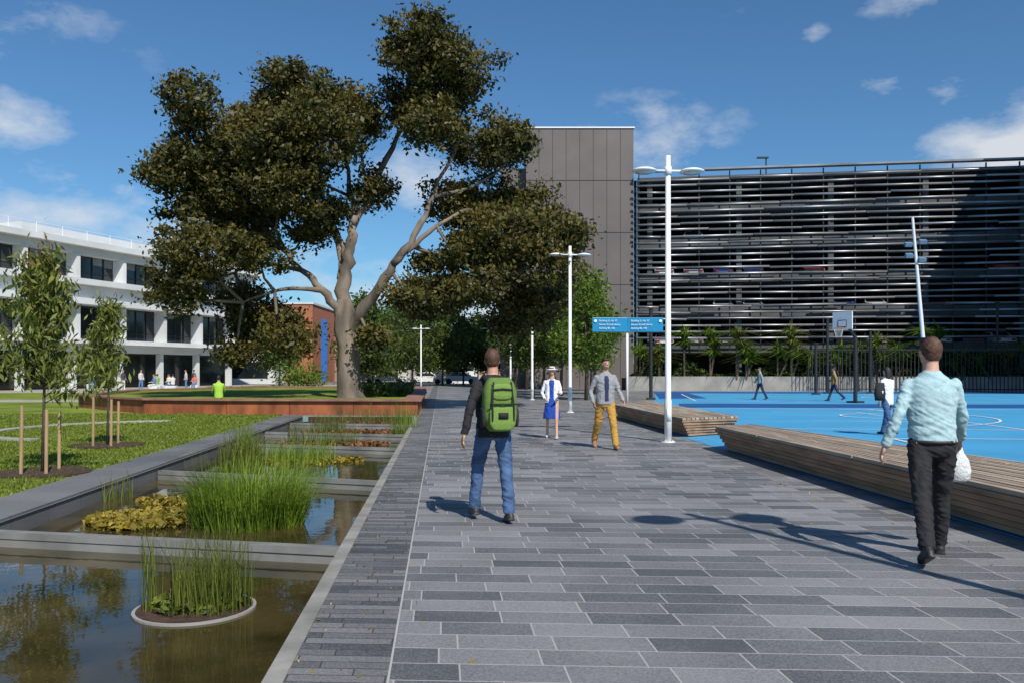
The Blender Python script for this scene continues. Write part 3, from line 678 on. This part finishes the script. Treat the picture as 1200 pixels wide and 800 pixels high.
c=MB(); c.tube([(-1.13,-.18,3.3),(-1.13,-.185,3.3)],.05,12,0); c.tube([(1.14,-.18,3.3),(1.14,-.185,3.3)],.05,12,0); c.obj("symbol",[M_line],e)
# ---------------------------------------------------------------- timber benches
def bench(FLp,FR,BR,BL,h,nb_,name="timber_bench",inset=.22):
    FLp,FR,BR,BL=[Vector((a[0],a[1],0)) for a in(FLp,FR,BR,BL)]
    e=empty(name); c=MB()
    for i in range(nb_):
        a=i/nb_+.008; b=(i+1)/nb_-.008
        q=[FLp.lerp(BL,a),FR.lerp(BR,a),FR.lerp(BR,b),FLp.lerp(BL,b)]
        cuts=[0]+sorted([ (k+random.uniform(-.3,.3))/4 for k in range(1,4)])+[1]
        for k in range(4):
            s0=cuts[k]+.0012; s1=cuts[k+1]-.0012
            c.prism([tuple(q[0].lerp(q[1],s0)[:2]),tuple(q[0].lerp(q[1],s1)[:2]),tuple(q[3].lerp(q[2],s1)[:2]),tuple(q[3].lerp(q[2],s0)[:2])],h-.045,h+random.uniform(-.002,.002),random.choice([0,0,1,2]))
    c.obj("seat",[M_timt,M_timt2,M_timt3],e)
    cen=(FLp+FR+BR+BL)/4; c=MB(); P_=[FLp,FR,BR,BL]; ns_=6
    def ins(p_,d):
        v=cen-p_; return p_+Vector((math.copysign(min(abs(v.x),d),v.x),math.copysign(min(abs(v.y),d),v.y),0))
    for j in range(ns_):
        z1=h-.05-j*(h-.07)/ns_; z0=z1-(h-.07)/ns_+.014; d=inset*(j/ns_)
        Q=[ins(p_,d+.0) for p_ in P_]; I=[ins(p_,d+.05) for p_ in P_]
        for k in range(4):
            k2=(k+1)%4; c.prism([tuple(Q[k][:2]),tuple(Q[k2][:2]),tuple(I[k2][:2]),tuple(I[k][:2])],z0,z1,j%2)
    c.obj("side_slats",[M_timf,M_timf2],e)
    c=MB(); I=[ins(p_,inset+.08) for p_ in P_]; c.prism([tuple(q[:2]) for q in I],0.0,h-.06); c.obj("frame",[M_dark],e)
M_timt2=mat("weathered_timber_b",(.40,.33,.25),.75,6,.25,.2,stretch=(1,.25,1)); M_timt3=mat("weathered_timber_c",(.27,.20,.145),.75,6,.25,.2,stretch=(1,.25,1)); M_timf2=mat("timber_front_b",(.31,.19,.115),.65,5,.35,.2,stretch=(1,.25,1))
random.seed(31)
bench((4.01,16.85),(4.78,3.5),(7.2,3.5),(4.9,17.6),.47,16)
bench((3.35,28.5),(3.97,19.9),(5.55,20.9),(5.1,31.5),.46,13)
# ---------------------------------------------------------------- people
def person(name,x,y,yaw,H,cols,pose,voxel=.011,hair="short",skirt=False,jacket_open=False,hat=False,det=True,long_sleeve=True,lean=0,loose=1.0,turn=0):
    s=H/1.80; e=empty(name,(x,y,0),yaw)
    c=MB() # labels:0 skin 1 hair 2 top 3 trousers 4 shoes 5 inner 6 hat/dress
    hz=.93; V=Vector
    legs=[]
    for sd,k in((-1,'L'),(1,'R')):
        pr=pose[k]; a,b,pt=[R(q) for q in pr[:3]]; ab=R(pr[3]) if len(pr)>3 else 0; hip=V((sd*.092,0,hz)); sx=math.sin(ab)*sd
        kn=hip+.44*V((sx+sd*.02,math.sin(a),-math.cos(a)*math.cos(ab))); an=kn+.42*V((sx,math.sin(a-b),-math.cos(a-b)*math.cos(ab)))
        legs.append((sd,hip,kn,an,pt))
    def frot(v,pt): return V((v[0],v[1]*math.cos(pt)-v[2]*math.sin(pt),v[1]*math.sin(pt)+v[2]*math.cos(pt)))
    low=min(min((an+frot((0,-.06,-.09),pt)).z,(an+frot((0,.16,-.09),pt)).z) for sd,hip,kn,an,pt in legs)
    for sd,hip,kn,an,pt in legs:
        lab=0 if skirt else 3
        r=(.090,.068,.05) if not skirt else (.08,.05,.034)
        fl=.064 if not skirt else .034
        c.tube([hip+V((0,0,.03)),hip.lerp(kn,.35),kn],[r[0]*1.05,r[0]*.98,r[1]],14,lab); c.sphere(kn,r[1]*1.01,lab,12,8)
        mid=kn.lerp(an,.35)+V((0,-.012,0)); 
        c.tube([kn,mid,an+V((0,0,-.005))],[r[1],r[2]*1.12 if skirt else .066,fl],14,lab)
        heel=an+frot((0,-.035,-.045),pt); ball=an+frot((sd*.008,.11,-.055),pt); toe=an+frot((sd*.01,.165,-.06),pt)
        c.sphere(heel,(.04,.045,.042),4,12,8); c.tube([heel,an+frot((0,.05,-.04),pt),ball,toe],[(.04,.04),(.042,.044),(.047,.034),(.034,.024)],12,4,up=(0,0,1)); c.sphere(toe,(.034,.03,.024),4,10,6)
        if not skirt: c.tube([an+V((0,0,.03)),an+frot((0,.01,-.03),pt)],[.04,.04],10,4)
        else: c.tube([an+V((0,0,.0)),an+frot((0,.01,-.04),pt)],[.032,.036],10,0)
        c.tube([an+frot((0,-.08,-.078),pt),an+frot((0,.19,-.078),pt)],[(.042,.012),(.04,.012)],10,4,up=(0,0,1))
    ty=math.tan(R(lean))
    def T(z): return ty*max(0,z-.93)
    lo=loose
    if skirt:
        c.loftz([(0,0,.50,.22,.17),(0,0,.60,.205,.165),(0,0,.8,.175,.14),(0,0,1.0,.14,.105),(0,0,1.1,.125,.095)],6)
        c.loftz([(0,0,1.0,.13,.10),(0,0,1.2,.14,.105),(0,0,1.36,.15,.10),(0,0,1.44,.1,.08)],6)
        for sd in(-1,1): c.loftz([(sd*.085,-.01,.90,.09,.115),(sd*.08,-.01,1.05,.08,.108),(sd*.08,-.012,1.22,.085,.114),(sd*.085,-.012,1.36,.085,.105),(sd*.06,-.012,1.43,.07,.08),(sd*.03,-.015,1.47,.05,.055)],2)
        c.loftz([(0,-.05,.90,.15,.075),(0,-.045,1.2,.15,.075),(0,-.04,1.42,.12,.06)],2)
    else:
        c.loftz([(0,0,.83,.13,.10),(0,0,.88,.170,.122),(0,0,.97,.168,.122),(0,T(1.05),1.05,.15,.11)],3)
        c.loftz([(0,T(.93),pose.get('hem',.93),.172*lo,.130*lo),(0,T(1.02),1.02,.170*lo,.128*lo),(0,T(1.1),1.10,.166*lo,.126*lo),(0,T(1.22),1.22,.176*lo,.130),(0,T(1.34),1.34,.190,.126),(0,T(1.40),1.40,.186,.108),(0,T(1.44),1.435,.155,.09),(0,T(1.47),1.475,.105,.074),(0,T(1.5),1.51,.066,.064)],2,p=2.2)
    if jacket_open:
        c.loftz([(0,.03,.955,.085,.118),(0,.03,1.1,.075,.112),(0,.03,1.25,.08,.118),(0,.03,1.36,.075,.112),(0,.03,1.43,.06,.08)],5 if not skirt else 6)
    hands=[]
    sw=.160 if skirt else .174
    for sd,k in((-1,'AL'),(1,'AR')):
        a,ab,el,inn_=[R(q) for q in pose[k]]; sh=V((sd*sw,T(1.41),1.40))
        d1=V((sd*math.sin(ab),math.sin(a)*math.cos(ab),-math.cos(a)*math.cos(ab))); elb=sh+.29*d1
        a2=a+el; d2=V((sd*math.sin(inn_),math.sin(a2)*math.cos(inn_),-math.cos(a2)*math.cos(inn_))); wr_=elb+.25*d2
        f=.86 if skirt else 1
        c.sphere(sh,.056*f,2,14,9); c.tube([sh,sh.lerp(elb,.5),elb],[.055*f,.052*f,.046*f],12,2); c.sphere(elb,.046*f,2,12,8)
        le=wr_ if long_sleeve else elb.lerp(wr_,.15)
        c.tube([elb,elb.lerp(le,.5),le],[.046*f,.045*f,.039*f],12,2)
        c.tube([elb.lerp(wr_,.1),wr_+d2*.02],[.036,.026],10,0)
        hands.append((sd,wr_,d2))
    hy=T(1.6)+.012; hc=V((0,hy+.012,1.665)); nl=len(c.v)
    c.tube([(0,T(1.45),1.45),(0,hy-.008,1.60)],[.064,.056],14,0); n0=len(c.v)
    c.sphere(hc,(.074,.092,.105),0,20,14); c.sphere(hc+V((0,.022,-.05)),(.055,.064,.066),0,16,10)
    c.sphere(hc+V((0,.098,-.018)),(.012,.018,.020),0,8,6)
    for sd in(-1,1): c.sphere(hc+V((sd*.076,-.005,-.012)),(.010,.02,.03),0,8,6)
    c.sphere(hc+V((0,.088,-.062)),(.022,.010,.010),0,8,6)
    if hair in("short","long"):
        c.sphere(hc+V((0,-.022,.026)),(.082,.092,.098),1,20,14); c.sphere(hc+V((0,-.045,-.015)),(.070,.060,.07),1,16,10)
        c.sphere(hc+V((0,.03,.07)),(.066,.060,.045),1,14,8)
        for i in range(14):
            rr=random.Random(i); c.sphere(hc+V((rr.uniform(-.06,.06),rr.uniform(-.07,.07),rr.uniform(.08,.105))),(.018,.018,.02),1,8,6)
    if hair=="long":
        c.loftz([(0,hy-.05,1.42,.06,.03),(0,hy-.055,1.5,.078,.045),(0,hy-.045,1.62,.085,.065),(0,hy-.03,1.70,.085,.075)],1)
    if hat:
        c.loftz([(0,hy+.01,1.695,.15,.16),(0,hy+.01,1.712,.15,.16)],7,28); c.loftz([(0,hy,1.70,.088,.103),(0,hy,1.77,.08,.092),(0,hy,1.785,.055,.065)],7,24)
    if turn:
        rt=Matrix.Rotation(R(turn),3,'Z'); hp=V((0,hy,1.6))
        for i in range(n0,len(c.v)): c.v[i]=tuple(hp+rt@(V(c.v[i])-hp))
    vs=[(p_[0]*s,p_[1]*s,(p_[2]-low)*s) for p_ in c.v]
    src=bpy.data.meshes.new("src"); src.from_pydata(vs,[],c.f); src.update(); so_=bpy.data.objects.new("src",src); S.collection.objects.link(so_)
    bv=BVHTree.FromPolygons([Vector(q) for q in vs],c.f)
    md=so_.modifiers.new("r",'REMESH'); md.mode='VOXEL'; md.voxel_size=voxel; md.adaptivity=0
    sm=so_.modifiers.new("s",'SMOOTH'); sm.factor=.5; sm.iterations=3 if det else 1
    dg=bpy.context.evaluated_depsgraph_get(); dg.update(); me=bpy.data.meshes.new_from_object(so_.evaluated_get(dg)); bpy.data.objects.remove(so_)
    me.materials.clear()
    for m_ in cols: me.materials.append(m_)
    mi=[]
    for p_ in me.polygons:
        r_=bv.find_nearest(p_.center); lab=c.m[r_[2]] if r_[2] is not None else 2; mi.append(lab)
    me.polygons.foreach_set("material_index",mi); me.polygons.foreach_set("use_smooth",[True]*len(mi))
    vl={}
    for p_,l_ in zip(me.polygons,mi):
        for v_ in p_.vertices: vl[v_]=l_
    if det:
        nn=[v_.normal.copy() for v_ in me.vertices]
        for i,v_ in enumerate(me.vertices):
            l_=vl.get(i,0)
            if l_ in(2,3,6):
                q=v_.co; wv=noise.noise(Vector((q.x*3,q.y*3,q.z*4+x)))
                f=noise.noise(Vector((q.x*7+wv*2,q.y*7,q.z*13+x+wv*3)))*.012+(abs(noise.noise(Vector((q.x*11+5+wv*3,q.y*11,q.z*26+q.x*14))))-.2)*.015
                v_.co=q+nn[i]*f
            elif l_==1: v_.co=v_.co+nn[i]*noise.noise(v_.co*60)*.006
    me.update()
    o=bpy.data.objects.new("body",me); S.collection.objects.link(o); o.parent=e
    if det:
        h_=MB()
        for sd,wv,d in hands:
            w0=V((wv.x*s,wv.y*s,(wv.z-low)*s)); f_=V((0,1,0)); f_=(f_-d*f_.dot(d)).normalized(); nrm_=d.cross(f_).normalized()
            nrm_=nrm_ if nrm_.x*sd<0 else -nrm_
            palm=[w0,w0+d*.03*s,w0+d*.085*s]
            h_.tube(palm,[(.024*s,.018*s),(.016*s,.030*s),(.013*s,.040*s)] ,12,0,up=tuple(f_))
            for i,(off,ln) in enumerate(((.030,.072),(.010,.082),(-.011,.076),(-.031,.058))):
                b0_=w0+d*.078*s+f_*off*s; k1=b0_+(d*.95+nrm_*.25)*ln*.5*s; k2=k1+(d*.75+nrm_*.65)*ln*.5*s
                h_.tube([b0_,k1,k2],[.0092*s,.0085*s,.0065*s],8,0); h_.sphere(k2,.0065*s,0,6,5)
            t0=w0+d*.025*s+f_*.022*s; t1=t0+(d*.6+f_*.75)*.035*s; t2=t1+(d*.9+f_*.2+nrm_*.3)*.03*s
            h_.tube([t0,t1,t2],[.012*s,.010*s,.008*s],8,0); h_.sphere(t2,.008*s,0,6,5)
        h_.obj("hands",[cols[0]],e,True)
        f=MB(); hc2=V((hc.x*s,hc.y*s,(hc.z-low)*s))
        for sd in(-1,1):
            f.sphere(hc2+V((sd*.030,.083,.002))*s,(.012*s,.008*s,.007*s),1,10,6); f.sphere(hc2+V((sd*.030,.0895,.002))*s,(.006*s,.004*s,.006*s),0,8,6)
            f.box(hc2+V((sd*.030,.090,.022))*s,(.028*s,.008*s,.006*s),0,0)
        f.box(hc2+V((0,.0965,-.062))*s,(.038*s,.006*s,.008*s),0,2)
        if turn:
            hp=V((0,hy*s,hc2.z))
            for i in range(len(f.v)): f.v[i]=tuple(hp+rt@(V(f.v[i])-hp))
        f.obj("face",[M_dark,M_white,mat("lips",(.35,.12,.1),.5,5,.05)],e)
    return e,s,low,hands
def cloth(n_,c_,r=.85): return mat(n_,c_,r,40,.12,.15)
jeans=mat("denim",(.05,.10,.21),.85,6,.45,.2); blk=cloth("black_cloth",(.014,.014,.017)); navy=cloth("navy_cloth",(.02,.03,.08))
haird=mat("dark_hair",(.02,.014,.01),.6,50,.3,.3); hairb=mat("brown_hair",(.085,.036,.02),.6,50,.3,.3)
shoeb=mat("dark_shoe",(.03,.028,.026),.5,10,.1); skin2=mat("skin_light",(.56,.33,.24),.5,20,.08)
teal=cloth("pale_teal_shirt",(.36,.52,.56)); must=cloth("mustard_cloth",(.46,.25,.045)); grey=cloth("grey_cloth",(.27,.28,.30)); whitec=cloth("white_cloth",(.74,.75,.77)); blue=cloth("blue_cloth",(.01,.06,.34)); pinkhat=cloth("hat_cloth",(.68,.60,.55))
# man with backpack
eA,sA,lowA,_=person("man_with_backpack",-.19,8.85,R(16),1.78,[M_skin,hairb,blk,jeans,shoeb,blk,blk],
  {'L':(24,24,-6,4),'R':(-12,3,-10,1),'AL':(-22,20,18,14),'AR':(22,12,30,2),'hem':.86},.010,lean=4,loose=1.06,turn=-14)
hA=lambda z:(z-lowA)*sA
bp=MB()
def rb(mb,cx_,cy_,cz_,sx_,sy_,sz_,mi,p_=4):
    lv=[]
    for i in range(13):
        t=-1+2*i/12; f=(1-abs(t)**4*.42); lv.append((cx_,cy_,cz_+sz_/2*t,sx_/2*f*(1+.02*math.sin(i*2.3)),sy_/2*f*(1-.15*max(0,t))*(1+.04*math.sin(i*1.9+1))))
    mb.loftz(lv,mi,28,p_)
rb(bp,0,-.23,hA(1.21),.35,.22,.54,0,3.2); rb(bp,0,-.345,hA(1.08),.27,.07,.26,1); rb(bp,0,-.335,hA(1.34),.22,.05,.16,1)
for s_ in(-1,1):
    rb(bp,s_*.17,-.22,hA(1.08),.05,.14,.2,2)
    bp.tube([(s_*.09,-.14,hA(1.42)),(s_*.115,-.03,hA(1.50)),(s_*.125,.08,hA(1.44)),(s_*.14,.13,hA(1.28)),(s_*.15,.05,hA(1.08)),(s_*.14,-.15,hA(1.0))],[(.03,.01)]*6,8,2)
    bp.tube([(s_*.11,-.352,hA(.98)),(s_*.11,-.385,hA(1.1)),(s_*.11,-.372,hA(1.22)),(s_*.09,-.34,hA(1.44))],.009,6,2)
bp.tube([(-.14,-.375,hA(1.215)),(0,-.388,hA(1.215)),(.14,-.375,hA(1.215))],.009,6,2); bp.tube([(-.04,-.2,hA(1.45)),(0,-.2,hA(1.50)),(.04,-.2,hA(1.45))],.01,6,2)
bp.tube([(-.1,-.365,hA(1.36)),(0,-.372,hA(1.37)),(.1,-.365,hA(1.36))],.008,6,2); bp.box((0,-.385,hA(1.1)),(.10,.012,.06),0,2)
bp.obj("backpack",[cloth("lime_canvas",(.11,.19,.035)),cloth("lime_canvas_light",(.155,.26,.05)),blk],eA,True)
# man in pale shirt
eB,sB,lowB,hB=person("man_in_shirt",3.47,7.05,R(-12),1.86,[skin2,hairb,teal,blk,shoeb,blk,blk],
  {'L':(-20,14,-22,2),'R':(18,3,8,1),'AL':(-22,20,30,20),'AR':(16,16,30,8),'hem':.95},.010,long_sleeve=True,lean=3,loose=1.04,turn=16)
sd,wv,d=hB[1]; q=Vector((wv.x*sB,wv.y*sB,(wv.z-lowB)*sB))+d*.12
bt=MB(); bt.loftz([(q.x,q.y+.01,q.z-.30,.055,.03),(q.x,q.y+.01,q.z-.28,.085,.05),(q.x+.004,q.y+.01,q.z-.2,.09,.055),(q.x,q.y+.01,q.z-.11,.075,.045),(q.x,q.y+.008,q.z-.05,.035,.025),(q.x,q.y,q.z+.01,.018,.014)],0,22,2.4)
bt.obj("carry_bag",[mat("white_plastic",(.66,.68,.69),.35,14,.12,.6)],eB,True)
belt=MB(); belt.loftz([(0,0,(.94-lowB)*sB,.182*sB,.136*sB),(0,0,(.965-lowB)*sB,.182*sB,.137*sB)],0); belt.obj("belt",[shoeb],eB,True)
person("woman_in_blue_dress",.92,19.7,R(174),1.68,[skin2,haird,whitec,blue,mat("pale_shoe",(.5,.45,.4),.5,10,.1),whitec,blue,pinkhat],
  {'L':(14,2,5,2),'R':(-14,18,-20,2),'AL':(8,14,80,-8),'AR':(-4,18,60,-20)},.011,"long",skirt=True,hat=True)
person("man_in_mustard_trousers",1.87,17.1,R(186),1.86,[M_skin,haird,grey,must,mat("tan_shoe",(.30,.16,.07),.5,10,.1),navy,grey],
  {'L':(20,4,8,3),'R':(-16,20,-20,3),'AL':(14,16,35,8),'AR':(-12,22,45,-6),'hem':.88},.011,jacket_open=True,loose=1.05,turn=10)
person("woman_with_bag",9.1,20.7,R(25),1.68,[skin2,haird,whitec,jeans,shoeb,whitec,whitec],{'L':(-16,14,-18),'R':(16,2,5),'AL':(-10,14,20,5),'AR':(12,12,40,0),'hem':.8},.014,"long")
eb2=empty("shoulder_bag",(8.88,20.6,0)); c=MB(); c.loftz([(0,0,.85,.11,.07),(0,0,1.0,.13,.08),(0,0,1.28,.10,.06)],0,20,3); c.tube([(-.06,0,1.25),(-.02,.08,1.42),(.06,.16,1.42),(.1,.1,1.25),(.06,0,1.1)],.012,6,0); c.obj("bag",[blk],eb2,True)
person("man_on_court",13.6,46.8,R(90),1.80,[M_skin,haird,grey,navy,shoeb,grey,grey],{'L':(-18,10,-18),'R':(18,2,5),'AL':(-15,10,20,5),'AR':(18,10,20,0),'hem':.9},.02,det=False)
person("man_in_tan_jacket",16.8,44.5,R(75),1.80,[M_skin,haird,cloth("tan_cloth",(.35,.19,.06)),navy,shoeb,grey,grey],{'L':(-22,25,-24),'R':(20,2,5),'AL':(-20,10,30,5),'AR':(22,10,30,0),'hem':.9},.02,det=False)
random.seed(12); cc=[cloth("c%d"%i,q) for i,q in enumerate([(.5,.5,.5),(.1,.2,.4),(.5,.15,.1),(.05,.05,.06),(.6,.6,.55),(.2,.35,.1)])]
for i in range(14):
    x=-26-random.random()*9; y=65+random.random()*7
    sitp={'L':(85,85,0),'R':(80,88,0),'AL':(20,12,60,0),'AR':(25,12,55,0),'hem':.9}
    stp={'L':(5,2,0),'R':(-5,2,0),'AL':(5,10,20,0),'AR':(5,10,20,0),'hem':.9}
    person("seated_visitor" if i%3 else "standing_visitor",x,y,random.random()*6.28,1.7,[M_skin,haird,cc[i%6],cc[(i*3+1)%6],shoeb,cc[0],cc[1]],sitp if i%3 else stp,.03,det=False)
    if i%3:
        c=MB(); c.box((x,y,.21),(.6,.5,.42)); c.obj("stool",[M_white],bevel=.03)
lime=cloth("lime_cloth",(.33,.55,.06))
eG,_,_,_=person("seated_woman",-11.0,32.0,R(20),1.66,[M_skin,haird,lime,blk,shoeb,grey,grey],{'L':(88,70,0),'R':(82,75,0),'AL':(30,12,40,0),'AR':(35,12,40,0),'hem':.86},.02,det=False)
eG.location.z=.10
np.random.seed(77); k=320; yy=4+26*np.random.rand(k); xx=np.where(np.random.rand(k)<.6,pe(yy)+.1+np.random.rand(k)**2*1.2,4.6-.06*yy-np.random.rand(k)**2*1.2)
leaves("fallen_leaves",np.stack([xx,yy,np.full(k,.012)],1),.03,L_pad,.5,0)
